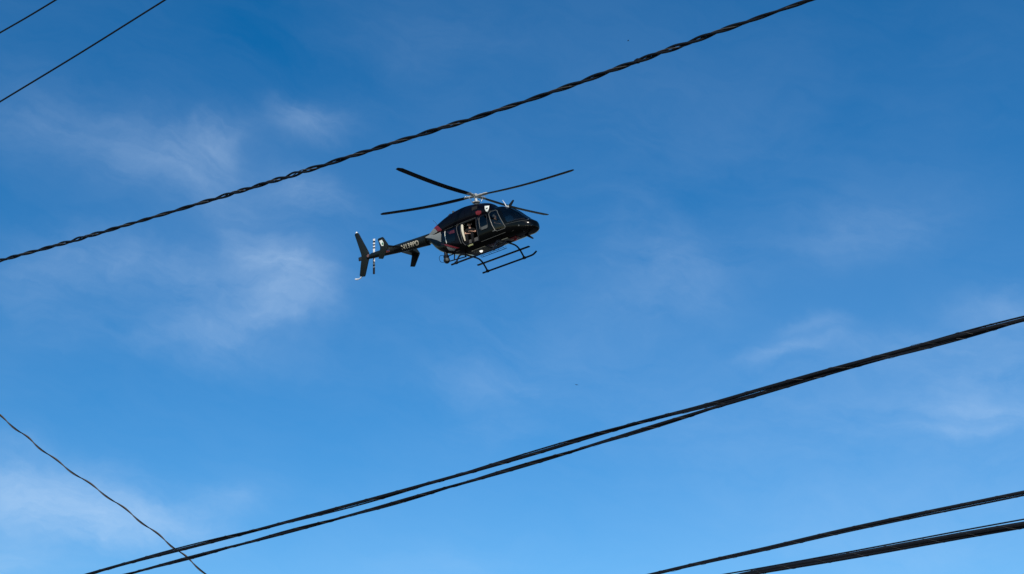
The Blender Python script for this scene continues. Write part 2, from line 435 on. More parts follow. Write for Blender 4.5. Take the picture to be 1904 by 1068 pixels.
# centre post and edge of the windshield
Q = [FUS.pt(x, math.pi / 2) + Vector((0, 0, .003)) for x in np.linspace(1.72, 2.94, 24)]
part('windshield_post', tube(bmesh.new(), Q, .022, 6), M['black'])
for s in (-1, 1):
    Q = []
    for x in np.linspace(2.06, 2.90, 20):
        Q.append(Vector((x, s * (FUS.y(x, -2.20) + .004), -2.20)))
    part('windshield_sill', tube(bmesh.new(), Q, .014, 6), M['gun'])
    part('nose_highlight', tube(bmesh.new(), [Vector((x, s * (FUS.y(x, z) + .002), z)) for x, z in zip(np.linspace(1.95, 3.0, 20), np.linspace(-2.26, -2.33, 20))], .009, 6), M['frame'])  # grey line painting in the highlight along the edge of the nose
part('door_handle', box(bmesh.new(), (1.19, -.775, -2.42), (1.33, -.745, -2.37), .01), M['frame'])

# aft sliding door, drawn back over the rear flank, and the doorway
d = patch('sliding_door', [p for p in AFT_DOOR], M['navy'], off=.022, side=-1)
bmx = [f for f in d.data.polygons]
mod = d.modifiers.new('depth', 'SOLIDIFY'); mod.thickness = .02; mod.offset = -1
patch('door_window', WIN_AFT, M['dglass'], off=.030, side=-1, parent=d)
patch('door_quarter_window', WIN_SMALL, M['dglass'], off=.030, side=-1, parent=d)
outline('door_post', [(-1.775, -1.40), (-1.745, -1.70), (-1.69, -2.08)], M['stick'], .016, -1, d, closed=False, off=.032)
outline('door_edge_trim', [(-.985, -1.38), (-.92, -1.70), (-.80, -2.20), (-.74, -2.42)], M['frame'], .013, -1, d, closed=False, off=.032)
patch('door_stripe', [(-1.62, -1.50), (-1.10, -1.56), (-1.06, -1.74), (-1.44, -1.68)], M['maroon'], off=.036, side=-1, parent=d)
outline('doorway_frame', DOOR, M['gun'], .02, -1)
outline('doorway_rail', [(-1.95, -1.27), (-1.0, -1.28), (.2, -1.31)], M['frame'], .010, -1, closed=False)
patch('sill_plate', [(-.43, -2.60), (-.09, -2.60), (-.10, -2.665), (-.41, -2.665)], M['yellow'], off=.012)

# livery (flat paint that follows the skin)
for s in (-1, 1):
    patch('grey_flank_panel', [(-3.36, -1.12), (-2.9, -1.12), (-2.35, -1.16), (-2.2, -1.24), (-2.06, -1.48), (-2.11, -1.86), (-2.45, -1.62), (-2.9, -1.36), (-3.36, -1.17)], M['grey'], off=.004, side=s)
    patch('grey_belly_panel', [(-1.76, -2.22), (-1.50, -2.28), (-1.18, -2.53), (-1.36, -2.57), (-1.70, -2.45)], M['grey'], off=.004, side=s)
    patch('red_stripe', [(-2.14, -1.94), (-1.64, -2.16), (-.92, -2.57), (-1.14, -2.54), (-1.62, -2.27)], M['red'], off=.026 if s < 0 else .006, side=s)
    patch('grey_cowling_panel', [(-3.1, -1.05), (-2.95, -.99), (-2.72, -.86), (-2.52, -.98), (-2.36, -1.2), (-2.9, -1.22), (-3.1, -1.16)], M['grey'], COWL, .004, s)
    patch('red_cowling_stripe', [(-2.70, -.855), (-2.50, -.80), (-2.27, -.92), (-2.02, -1.22), (-2.14, -1.24), (-2.36, -1.18), (-2.50, -.99)], M['red'], COWL, .006, s)
    patch('red_marking', [(.22, -1.03), (.36, -1.0), (.56, -1.08), (.54, -1.20), (.36, -1.24), (.24, -1.17)], M['red'], COWL, .006, s, cuts=2)
    # emblem shield with a dark device
    sh = patch('emblem_shield', [(.79, -.90), (.90, -.925), (1.02, -.95), (1.015, -1.10), (.97, -1.19), (.90, -1.24), (.83, -1.18), (.79, -1.06)], M['stick'], COWL, .012, s, cuts=2)
    patch('emblem_device', [(.84, -1.06), (.90, -1.03), (.98, -1.045), (.965, -1.09), (.91, -1.08), (.87, -1.11)], M['gun'], COWL, .018, s, sh, cuts=1)

# engine cowling with intake, exhaust, small fin and whip aerial
part('engine_cowling', COWL.mesh(bmesh.new(), list(np.arange(-3.20, .98, .045)) + [1.0, 1.02, 1.04, 1.06, 1.08], 64), M['navy'], angle=50)
for s in (-1, 1):
    for k in range(4):
        x0 = -1.65 + k * .42
        patch('cowling_door', [(x0, -.72 - .04 * k * 0), (x0 + .36, -.72), (x0 + .38, -1.06), (x0 + .02, -1.06)], M['navy'], COWL, .010, s, cuts=2)
    ig = patch('air_intake', [(.02, -.70), (.34, -.74), (.34, -.90), (.02, -.90)], M['inside'], COWL, .012, s, cuts=2)
    for k in range(4):
        outline('grille_bar', [(.03, -.735 - .045 * k), (.33, -.755 - .042 * k)], M['gun'], .006, s, ig, closed=False, off=.014, loft=COWL)
part('exhaust_pipe', lathe(bmesh.new(), (-1.62, .12, -.62), (-.75, 0, .65), [(0, .12), (.2, .12), (.3, .13), (.3, .11), (.1, .10)], 18), M['gun'])
part('cowling_fin', plate(bmesh.new(), [(-1.60, -.54), (-1.57, -.30), (-1.50, -.28), (-1.26, -.46)], -.012, .012), M['frame'])
part('whip_aerial', tube(bmesh.new(), [(-2.56, 0, -.80), (-2.70, 0, -.52), (-2.84, 0, -.35)], [.012, .009, .006], 6), M['gun'])
part('roof_aerial', tube(bmesh.new(), [(1.72, 0, -1.18), (1.64, 0, -.96), (1.53, 0, -.73)], [.03, .022, .012], 8), M['white'])
wc = part('wire_cutter', plate(bmesh.new(), [(1.70, -1.24), (1.72, -1.14), (1.86, -1.08), (2.10, -.93), (2.16, -.92), (2.17, -.97), (1.97, -1.16), (1.92, -1.30)], -.03, .03, .006), M['skid'])
part('cutter_base', box(bmesh.new(), (1.70, -.07, -1.26), (1.86, .07, -1.11), .03), M['cuff'], wc)
part('lower_wire_cutter', plate(bmesh.new(), [(2.46, -2.84), (2.66, -2.84), (2.95, -3.13), (2.94, -3.19), (2.88, -3.17), (2.60, -2.95)], -.02, .02, .005), M['skid'])

# tail boom, letters, shaft cover
BOOM = [(-3.30, -1.275, .285), (-3.8, -1.245, .262), (-4.8, -1.17, .232), (-5.5, -1.11, .205), (-6.3, -1.035, .172), (-7.1, -.965, .130), (-7.35, -.945, .115)]
BX = np.array(BOOM)
def boom(x): return float(np.interp(x, BX[::-1, 0], BX[::-1, 1])), float(np.interp(x, BX[::-1, 0], BX[::-1, 2]))
bm = bmesh.new(); tube(bm, [(x, 0, c) for x, c, r in BOOM], [r for x, c, r in BOOM], 32)
tb = part('tail_boom', bm, M['green'])
def boom_patch(name, poly, m, off=.005, side=-1, parent=None, cuts=3):
    bm = bmesh.new(); f = bm.faces.new([bm.verts.new((x, 0, z)) for x, z in poly]); bmesh.ops.triangulate(bm, faces=[f])
    for _ in range(cuts): bmesh.ops.subdivide_edges(bm, edges=bm.edges[:], cuts=1, use_grid_fill=True)
    for v in bm.verts:
        c, r = boom(v.co.x); v.co.y = side * (math.sqrt(max(r * r - (v.co.z - c) ** 2, 1e-5)) + off)
    return part(name, bm, m, parent)
cu = bpy.data.curves.new('registration', 'FONT'); cu.body = 'N139PD'; cu.align_x = 'CENTER'; cu.size = 1.0; cu.offset = .016; cu.resolution_u = 4
to = bpy.data.objects.new('registration', cu); COL.objects.link(to)
bpy.context.view_layer.update()
for s in (-1, 1):
    tm = bpy.data.meshes.new_from_object(to.evaluated_get(bpy.context.evaluated_depsgraph_get()))
    bm = bmesh.new(); bm.from_mesh(tm); bpy.data.meshes.remove(tm)
    bmesh.ops.triangulate(bm, faces=bm.faces[:]); bmesh.ops.subdivide_edges(bm, edges=bm.edges[:], cuts=3, use_grid_fill=True)
    wx = max(v.co.x for v in bm.verts) - min(v.co.x for v in bm.verts); hz = max(v.co.y for v in bm.verts)
    for v in bm.verts:
        a = v.co.x / wx * 1.17; x = -4.31 + a * (1 if s < 0 else -1); c, r = boom(x)
        zc = c - .055; dz = (v.co.y / hz - .5) * .245
        v.co = Vector((x, s * (math.sqrt(max(r * r - (zc + dz - c) ** 2, 1e-5)) + .012), zc + dz))
    part('registration_letters', bm, M['letter'], smooth=False)
bpy.data.objects.remove(to)
fl = boom_patch('flag_sticker', [(-6.08, -1.145), (-5.70, -1.19), (-5.70, -1.08), (-6.06, -1.05)], M['pale'], cuts=2)
for k in range(3):
    boom_patch('flag_stripe', [(-6.07, -1.128 + .034 * k), (-5.71, -1.163 + .034 * k), (-5.71, -1.145 + .034 * k), (-6.07, -1.11 + .034 * k)], M['red'], .009, -1, fl, 2)
boom_patch('flag_canton', [(-5.85, -1.105), (-5.71, -1.12), (-5.71, -1.075), (-5.85, -1.06)], M['flagblue'], .012, -1, fl, 1)
part('shaft_cover', tube(bmesh.new(), [(-3.0, 0, -1.02), (-3.8, 0, -.985), (-5.5, 0, -.905), (-7.1, 0, -.835)], [.05, .045, .04, .035], 10), M['green'])
part('gearbox', lathe(bmesh.new(), (-7.24, -.13, -.93), (0, 1, 0), [(0, .07), (.03, .095), (.28, .095), (.33, .06), (.50, .05)], 16), M['pale'])

# fins
fin = [(-8.04, .50), (-7.99, .57), (-7.83, .56), (-7.77, .50), (-7.36, -.45), (-7.24, -.72), (-7.24, -.95), (-7.33, -1.12), (-7.66, -1.84), (-7.72, -1.90), (-7.98, -1.84), (-8.03, -1.76), (-7.80, -1.0), (-7.73, -.78), (-7.76, -.64)]
vf = part('vertical_fin', plate(bmesh.new(), fin, -.035, .035, .012), M['green'])
part('fin_light', lathe(bmesh.new(), (-7.90, 0, .555), (-.15, 0, 1), [(0, .06), (.05, .055), (.09, .02)], 12), M['lens'], vf)
part('rear_light', box(bmesh.new(), (-7.98, -.04, -.99), (-7.74, .04, -.78), .03), M['gun'], vf)
part('tail_guard', tube(bmesh.new(), spline([(-7.86, 0, -1.80), (-8.02, 0, -1.90), (-8.2, 0, -1.91), (-8.36, 0, -1.86)], 5), [.035] * 10 + [.045] * 6, 8), M['white'], vf)
hsb = bmesh.new()
def wing(bm, st):
    rings = []
    for y, xl, xt, z, th in st:
        rings.append([bm.verts.new(p) for p in ((xl, y, z), (xl - .10, y, z + th), ((xl + xt) / 2, y, z + th * .8), (xt, y, z), ((xl + xt) / 2, y, z - th * .8), (xl - .10, y, z - th))])
    for a, b in zip(rings, rings[1:]):
        for k in range(6): bm.faces.new((a[k], a[(k + 1) % 6], b[(k + 1) % 6], b[k]))
    bm.faces.new(rings[0][::-1]); bm.faces.new(rings[-1])
wing(hsb, [(-1.24, -4.94, -5.38, -1.25, .025), (-.2, -4.74, -5.40, -1.22, .04), (.2, -4.74, -5.40, -1.22, .04), (1.24, -4.94, -5.38, -1.25, .025)])
hs_ = part('horizontal_stabilizer', hsb, M['green'])
chev = [(-5.52, -.78), (-5.47, -.74), (-5.20, -.74), (-5.14, -.79), (-4.90, -1.22), (-4.90, -1.29), (-5.30, -1.83), (-5.36, -1.87), (-5.62, -1.78), (-5.42, -1.27), (-5.43, -1.18)]
for s in (-1, 1):
    ep = part('end_plate', plate(bmesh.new(), chev, s * 1.25 - .02, s * 1.25 + .02, .008), M['green'], hs_)
bm = bmesh.new(); plate(bm, [(-5.43, -.89), (-5.24, -.88), (-5.15, -1.10), (-5.20, -1.23), (-5.31, -1.19)], -1.281, -1.275)
part('sticker', bm, M['stick'], hs_, smooth=False)
bm = bmesh.new(); plate(bm, [(-5.28, -1.06), (-5.20, -1.03), (-5.17, -1.11), (-5.20, -1.18), (-5.27, -1.15)], -1.285, -1.2825)
part('sticker_seal', bm, M['stickgreen'], hs_, smooth=False)

# tail rotor: two striped blades
TR = Vector((-7.24, .37, -.87)); ax = Vector((.156, 0, .988))
part('tail_rotor_hub', lathe(bmesh.new(), TR - Vector((0, .1, 0)), (0, 1, 0), [(0, .05), (.02, .08), (.14, .08), (.2, .03)], 14), M['metal'])
for s, bands in ((1, [(.08, .42, 0), (.42, .50, 1), (.50, .58, 0), (.58, .66, 1), (.66, .74, 0), (.74, .84, 1), (.84, .95, 0)]), (-1, [(.08, .44, 0), (.44, .52, 1), (.52, .60, 0), (.60, .95, 1)])):
    bm = bmesh.new(); side = Vector((ax.z, 0, -ax.x))
    for a, b, mi in bands:
        c = []
        for h in (a, b):
            ch = .058 if h > .2 else .045
            for u, v in ((-1, 0), (-.3, 1), (.5, .7), (1, 0), (.5, -.7), (-.3, -1)):
                c.append(bm.verts.new(TR + ax * (s * h) + side * (u * ch) + Vector((0, v * .012 + u * .018, 0))))
        for k in range(6): bm.faces.new((c[k], c[(k + 1) % 6], c[6 + (k + 1) % 6], c[6 + k])).material_index = mi
        bm.faces.new(c[:6][::-1]).material_index = mi; bm.faces.new(c[6:]).material_index = mi
    bmesh.ops.remove_doubles(bm, verts=bm.verts[:], dist=1e-5)
    build('tail_rotor_blade', bm, [M['white'], M['blade']], heli, UP)

# main rotor
part('rotor_mast', lathe(bmesh.new(), (-.075, 0, -.66), (.075, 0, .66), [(0, .12), (.08, .10), (.1, .065), (.66, .06)], 18), M['white'])
part('swashplate', lathe(bmesh.new(), (-.045, 0, -.36), (.06, 0, 1), [(0, .12), (.02, .20), (.07, .20), (.09, .12)], 24), M['cuff'])
hubp = part('rotor_hub', lathe(bmesh.new(), (-.005, 0, -.06), (.05, 0, 1), [(0, .10), (.02, .17), (.09, .19), (.13, .12), (.17, .07), (.20, .03)], 24), M['cuff'])
TIPS = [(Vector((-.55, -5.29, .45)), 8), (Vector((5.25, .91, -.22)), 2), (Vector((-5.18, -1.19, .50)), 9), (Vector((.67, 5.29, -.14)), 8)]
for tip, pitch in TIPS:
    sp = tip.normalized(); lead = Vector((0, 0, 1)).cross(sp).normalized(); nrm = sp.cross(lead)
    th = rad(pitch)
    rows = []
    bm = bmesh.new(); R_ = tip.length
    for i in range(25):
        t = i / 24; r_ = .42 + (R_ - .42) * t
        ch = .145 if r_ > 1.1 else .115 + .03 * max(0, (r_ - .42) / .68)
        if t > .985: ch *= .55
        tw = th * (1.25 - .4 * t)
        cd = lead * math.cos(tw) + nrm * math.sin(tw); nn = nrm * math.cos(tw) - lead * math.sin(tw)
        sag = Vector((0, 0, 1)) * (-.09 * math.sin(math.pi * t) * (1 - .3 * t))
        sweep = cd * (-.03 if t > .985 else 0)
        c = sp * r_ + sag + sweep; q = .017
        rows.append([bm.verts.new(c + cd * a * ch + nn * b * q) for a, b in ((1, 0), (.8, .8), (.4, 1), (-.3, .7), (-1, .08), (-1, -.08), (-.3, -.7), (.4, -1), (.8, -.8))])
    for a, b in zip(rows, rows[1:]):
        for k in range(9): bm.faces.new((a[k], a[(k + 1) % 9], b[(k + 1) % 9], b[k]))
    bm.faces.new(rows[0][::-1]); bm.faces.new(rows[-1])
    bl = part('rotor_blade', bm, M['blade'])
    bm = bmesh.new()
    tube(bm, [sp * .10, sp * .24, sp * .36, sp * .46, sp * .60, sp * .66], [.09, .115, .095, .11, .10, .06], 12)
    for v in bm.verts:
        h = nrm * v.co.dot(nrm); v.co = v.co - h * .45
    part('blade_grip', bm, M['cuff'], bl)
    bm = bmesh.new()
    box(bm, (-.05, -.035, -.03), (.05, .035, .03), .01)
    bm.transform(Matrix.Translation(sp * .52 + lead * .12) @ Matrix((sp, lead, nrm)).transposed().to_4x4())
    part('damper', bm, M['metal'], bl)
    p = sp * .34 + lead * .15
    part('pitch_link', tube(bmesh.new(), [p, Vector((p.x * .62, p.y * .62, -.32))], .016, 8), M['metal'], hubp)

# landing gear: two skids, two arched cross tubes, two step boards
for s in (-1, 1):
    part('skid', tube(bmesh.new(), spline([(-1.14, s * 1.27, -3.475), (-.6, s * 1.27, -3.475), (.6, s * 1.27, -3.475), (1.6, s * 1.27, -3.475), (1.92, s * 1.27, -3.465), (2.05, s * 1.27, -3.43), (2.20, s * 1.27, -3.35)], 5), .045, 12), M['skid'])
    if s > 0:
        bm = bmesh.new(); box(bm, (-1.18, s * .98 - .07, -3.13), (2.02, s * .98 + .07, -3.075), .012)
        part('step_board', bm, M['skid'])
    else:
        st = None
        for q in (-.07, .07):
            o = part('step_rail', tube(bmesh.new(), [(.10, s * .98 + q, -3.10), (1.72, s * .98 + q, -3.10)], .008, 6), M['skid'], st)
            st = st or o
        for k in range(4):
            part('step_rung', tube(bmesh.new(), [(.2 + .46 * k, s * .98 - .07, -3.10), (.2 + .46 * k, s * .98 + .07, -3.10)], .006, 6), M['skid'], st)
for x in (-.84, 1.44):
    half = [(x, 1.27, -3.46), (x, 1.20, -3.36), (x, 1.06, -3.18), (x, .90, -3.03), (x, .70, -2.935), (x, .45, -2.905)]
    part('cross_tube', tube(bmesh.new(), spline(half + [(x, 0, -2.90)] + [(a, -b, c) for a, b, c in half[::-1]], 4), .042, 10), M['skid'])
    for s in (-1, 1):
        part('skid_saddle', box(bmesh.new(), (x - .07, s * 1.27 - .06, -3.53), (x + .07, s * 1.27 + .06, -3.40), .02), M['skid'])

# camera turret on its frame under the rear of the cabin
ct = part('camera_turret', ball(bmesh.new(), (-2.06, -.35, -2.80), (.165, .165, .175)), M['gun'])
part('turret_yoke', lathe(bmesh.new(), (-2.06, -.35, -2.66), (0, 0, 1), [(0, .14), (.08, .15), (.12, .10), (.34, .08)], 18), M['skid'], ct)
part('turret_lens', lathe(bmesh.new(), (-1.95, -.455, -2.82), (.6, -.75, -.15), [(0, .075), (.03, .07), (.035, .02)], 14), M['frame'], ct)
part('turret_cable', tube(bmesh.new(), spline([(-2.16, -.36, -2.52), (-2.42, -.36, -2.46), (-2.50, -.36, -2.62), (-2.40, -.36, -2.80), (-2.20, -.36, -2.86)], 5), .012, 6), M['skid'], ct)
for a, b in (((-2.0, -.35, -2.62), (-1.30, -.35, -2.60)), ((-1.90, -.35, -2.90), (-.85, -.35, -2.98)), ((-1.52, -.35, -2.60), (-1.60, -.35, -2.92)), ((-.9, -.35, -2.98), (-.9, -.35, -2.80))):
    part('mount_bar', tube(bmesh.new(), [a, b], .03, 8), M['skid'], ct)

# belly: lamps, panel, equipment tray, beacon
part('landing_light', lathe(bmesh.new(), (-.05, -.16, -2.86), (.25, -.55, -.8), [(0, .085), (.07, .085), (.10, .07), (.12, .035)], 18), M['lamp'])
part('belly_panel', box(bmesh.new(), (1.22, -.50, -2.895), (1.80, -.20, -2.85), .015), M['olive'])
part('belly_panel', box(bmesh.new(), (-.40, -.50, -2.90), (.45, .35, -2.85), .02), M['olive'])
part('beacon', lathe(bmesh.new(), (1.92, 0, -2.86), (0, 0, -1), [(0, .10), (.05, .095), (.10, .05)], 14), M['redlens'])
part('red_belly_stripe', box(bmesh.new(), (1.68, -.30, -2.892), (2.20, .06, -2.86), .01), M['red'])
part('red_belly_stripe', box(bmesh.new(), (.62, -.42, -2.892), (.95, -.10, -2.86), .01), M['maroon'])
for k, (x, z, y) in enumerate([(2.61, -2.52, -.58), (2.72, -2.80, -.37), (1.2, -2.82, -.47)]):
    part('nose_lamp', ball(bmesh.new(), (x, y, z), (.045, .03, .045), 12, 8), M['frame'])
part('nose_glint_tube', tube(bmesh.new(), [(2.97, -.36, -2.30), (3.10, -.40, -2.31)], .018, 8), M['metal'])  # bright metal tube added to stand in for the glint on the nose
tray = None
for y, z in ((.24, -2.98), (.36, -3.02), (.48, -2.98)):
    o = part('basket_rail', tube(bmesh.new(), [(-.45, y, z), (1.05, y, z)], .010, 6), M['skid'], tray)
    tray = tray or o
for x in (-.40, .08, .56, 1.0):
    part('basket_strut', tube(bmesh.new(), [(x, .24, -2.98), (x, .36, -3.02), (x, .48, -2.98), (x, .44, -2.85)], .007, 6), M['skid'], tray)

# cabin interior
part('cabin_floor', box(bmesh.new(), (-1.25, -.60, -2.68), (2.30, .60, -2.63), .01), M['inside'])
part('rear_bulkhead', box(bmesh.new(), (-.98, -.60, -2.62), (-.92, .60, -1.28), .02), M['inside'])
bm = bmesh.new()
Q = [Vector((x, -(FUS.y(x, z) - .05), z)) for x, z in ((-.70, -1.40), (-.66, -1.5), (-.62, -1.75), (-.58, -2.0), (-.55, -2.2), (-.53, -2.34))]
tube(bm, spline(Q, 4), [.03, .04, .05, .06, .064, .066, .067, .067, .066, .065, .064, .062, .06, .058, .055, .05, .046, .042, .038, .034, .03], 10)
part('door_jamb_padding', bm, M['cream'])
part('headliner', box(bmesh.new(), (-.92, -.50, -1.30), (1.55, .50, -1.26), .01), M['inside'])
part('cabin_divider', box(bmesh.new(), (.36, -.70, -2.62), (.40, .70, -1.40), .01), M['inside'])
part('floor_locker', box(bmesh.new(), (-.80, -.55, -2.62), (.32, .55, -2.28), .04), M['seat'])
for y in (-.36, .36):
    st = part('pilot_seat', box(bmesh.new(), (.95, y - .24, -2.45), (1.42, y + .24, -2.28), .05), M['seat'])
    bm = bmesh.new(); box(bm, (-.06, -.23, 0), (.06, .23, .78), .05)
    bm.transform(Matrix.Translation((.93, y, -2.32)) @ Matrix.Rotation(rad(-10), 4, 'Y'))
    part('seat_back', bm, M['seat'], st)
    part('seat_base', box(bmesh.new(), (1.0, y - .18, -2.63), (1.36, y + .18, -2.45), .02), M['gun'], st)
bm = bmesh.new(); box(bm, (-.10, -.48, -.16), (.10, .48, .16), .05); bm.transform(Matrix.Translation((2.36, 0, -2.22)) @ Matrix.Rotation(rad(-15), 4, 'Y'))
part('instrument_panel', bm, M['gun'])
part('centre_console', box(bmesh.new(), (1.5, -.12, -2.62), (2.3, .12, -2.30), .04), M['gun'])

# ------------------------------------------------------------------ people aboard
def chain_body(name, joints, links, m, parent, root='pelvis'):
    names = list(joints); idx = {n: i for i, n in enumerate(names)}
    bm = bmesh.new(); lay = bm.verts.layers.skin.verify()
    vs = []
    for n in names:
        p, r = joints[n]; v = bm.verts.new(p); r = (r, r) if isinstance(r, (int, float)) else r
        v[lay].radius = r; v[lay].use_root = (n == root); vs.append(v)
    for a, b in links: bm.edges.new((vs[idx[a]], vs[idx[b]]))
    me = bpy.data.meshes.new(name); bm.to_mesh(me); bm.free()
    o = link(name, me, m, parent)
    s = o.modifiers.new('skin', 'SKIN'); s.use_smooth_shade = True
    d = o.modifiers.new('smooth', 'SUBSURF'); d.levels = 2; d.render_levels = 2
    return o
def person(label, at, face, arms, look, helmet=False):
    """seated figure: 'at' is the seat point under the pelvis, 'face' the heading (deg) in the helicopter's frame"""
    root = bpy.data.objects.new('person', None); COL.objects.link(root); root.empty_display_size = .2
    mt = mw @ Matrix.Translation(Vector(at) + Vector((0, 0, OFF))) @ Matrix.Rotation(rad(face), 4, 'Z')
    root.matrix_world = mt; tag(root, label, 'person', 'people aboard the helicopter')
    # own frame: x to the front, y to its left, z up
    J = {'pelvis': ((0, 0, .12), .125), 'belly': ((.01, 0, .27), .118), 'chest': ((0, 0, .44), .132), 'collar': ((0, 0, .555), .075), 'neck': ((.01, 0, .625), .052), 'head': ((.035, 0, .725), (.088, .080)), 'crown': ((.03, 0, .80), (.080, .076))}
    K = [('pelvis', 'belly'), ('belly', 'chest'), ('chest', 'collar'), ('collar', 'neck'), ('neck', 'head'), ('head', 'crown')]
    C = {k: J[k] for k in ('pelvis', 'belly', 'chest', 'collar')}; CK = K[:3]
    for s, n in ((1, 'l'), (-1, 'r')):
        sh, el, wr = arms[n]
        J['shoulder' + n] = (sh, .062); J['elbow' + n] = (el, .042); J['wrist' + n] = (wr, .028)
        C['shoulder' + n] = (sh, .070); mid = Vector(sh).lerp(Vector(el), .78); C['sleeve' + n] = (tuple(mid), .058)
        K += [('chest', 'shoulder' + n), ('shoulder' + n, 'elbow' + n), ('elbow' + n, 'wrist' + n)]
        CK += [('chest', 'shoulder' + n), ('shoulder' + n, 'sleeve' + n)]
        hip = (.03, s * .10, .10); kn = (.40, s * .14, .13); an = (.44, s * .14, -.27); to_ = (.58, s * .16, -.32)
        for nm, p, r in (('hip', hip, .088), ('knee', kn, .060), ('ankle', an, .042), ('toe', to_, .035)):
            J[nm + n] = (p, r); C[nm + n] = (p, r + .012)
        K += [('pelvis', 'hip' + n), ('hip' + n, 'knee' + n), ('knee' + n, 'ankle' + n), ('ankle' + n, 'toe' + n)]
        CK += [('pelvis', 'hip' + n), ('hip' + n, 'knee' + n), ('knee' + n, 'ankle' + n), ('ankle' + n, 'toe' + n)]
        w = Vector(wr); dr = (w - Vector(el)).normalized(); sd_ = dr.cross(Vector((0, 0, 1))).normalized(); dn = sd_.cross(dr)
        palm = w + dr * .05; J['palm' + n] = (tuple(palm), (.034, .020)); K.append(('wrist' + n, 'palm' + n))
        for i, ln in enumerate((.062, .075, .070, .055)):
            b = palm + sd_ * (.027 - .018 * i) + dr * .03; m1 = b + dr * ln * .55 - dn * .008; m2 = m1 + dr * ln * .3 - dn * .022
            J['finger%d%s' % (i, n)] = (tuple(b), .009); J['tip%d%s' % (i, n)] = (tuple(m1), .008); J['end%d%s' % (i, n)] = (tuple(m2), .007)
            K += [('palm' + n, 'finger%d%s' % (i, n)), ('finger%d%s' % (i, n), 'tip%d%s' % (i, n)), ('tip%d%s' % (i, n), 'end%d%s' % (i, n))]
        tb_ = palm + sd_ * .034 * s - dr * .01 - dn * .01
        J['thumb' + n] = (tuple(tb_), .011); J['thumbend' + n] = (tuple(tb_ + dr * .045 + sd_ * .012 * s - dn * .012), .009)
        K += [('palm' + n, 'thumb' + n), ('thumb' + n, 'thumbend' + n)]
    body = chain_body('body', J, K, M['skin'], root)
    for k in C: C[k] = (C[k][0], C[k][1] + .016 if isinstance(C[k][1], float) else C[k][1])
    chain_body('uniform', C, CK, M['cloth'], root)
    h = Vector((.035, 0, .745))
    for s in (-1, 1): build('eye', ball(bmesh.new(), h + Vector((.083, s * .032, .012)), .011, 10, 6), M['hair'], body)
    bm = bmesh.new(); lathe(bm, h + Vector((.078, 0, .02)), (.35, 0, -1), [(0, .008), (.03, .013), (.045, .016), (.055, .006)], 10); build('nose', bm, M['skin'], body)
    build('mouth', box(bmesh.new(), h + Vector((.078, -.022, -.052)), h + Vector((.090, .022, -.044)), .003), M['maroon'], body)
    if helmet:
        bm = bmesh.new(); ball(bm, h + Vector((-.018, 0, .035)), (.128, .122, .125), 24, 14)
        bmesh.ops.delete(bm, geom=[v for v in bm.verts if v.co.x > h.x + .055 and v.co.z < h.z + .045 or v.co.z < h.z - .055], context='VERTS')
        build('flight_helmet', bm, M['helmet'], root)
    else:
        bm = bmesh.new(); ball(bm, h + Vector((-.012, 0, .035)), (.104, .095, .098), 20, 12)
        bmesh.ops.delete(bm, geom=[v for v in bm.verts if v.co.x > h.x + .045 and v.co.z < h.z + .06 or v.co.z < h.z - .03], context='VERTS')
        build('hair', bm, M['hair'], root)
        hd = build('headset', tube(bmesh.new(), [h + Vector((0, .108 * math.cos(a), .03 + .112 * math.sin(a))) for a in np.linspace(0, math.pi, 13)], .010, 8), M['gun'], root)
        for s in (-1, 1):
            build('ear_cup', lathe(bmesh.new(), h + Vector((0, s * .078, .0)), (0, s, 0), [(0, .040), (.03, .045), (.045, .03)], 14), M['stick'], hd)
    bm = bmesh.new(); box(bm, (-.14, -.175, .20), (.155, .175, .50), .05)
    build('vest', bm, M['cloth'], root)
    return root
person('person in dark uniform and headset sitting in the open cabin doorway', (-.40, -.33, -2.20), -66,
       {'l': ((0, .19, .50), (.12, .27, .28), (.30, .08, .30)), 'r': ((0, -.19, .50), (.13, -.26, .27), (.29, -.03, .20))}, 0)
person('person in grey flight helmet seated behind the windshield', (1.16, -.36, -2.28), 0,
       {'l': ((0, .19, .50), (.14, .25, .28), (.38, .20, .24)), 'r': ((0, -.19, .50), (.14, -.25, .28), (.38, -.18, .20))}, 0, True)

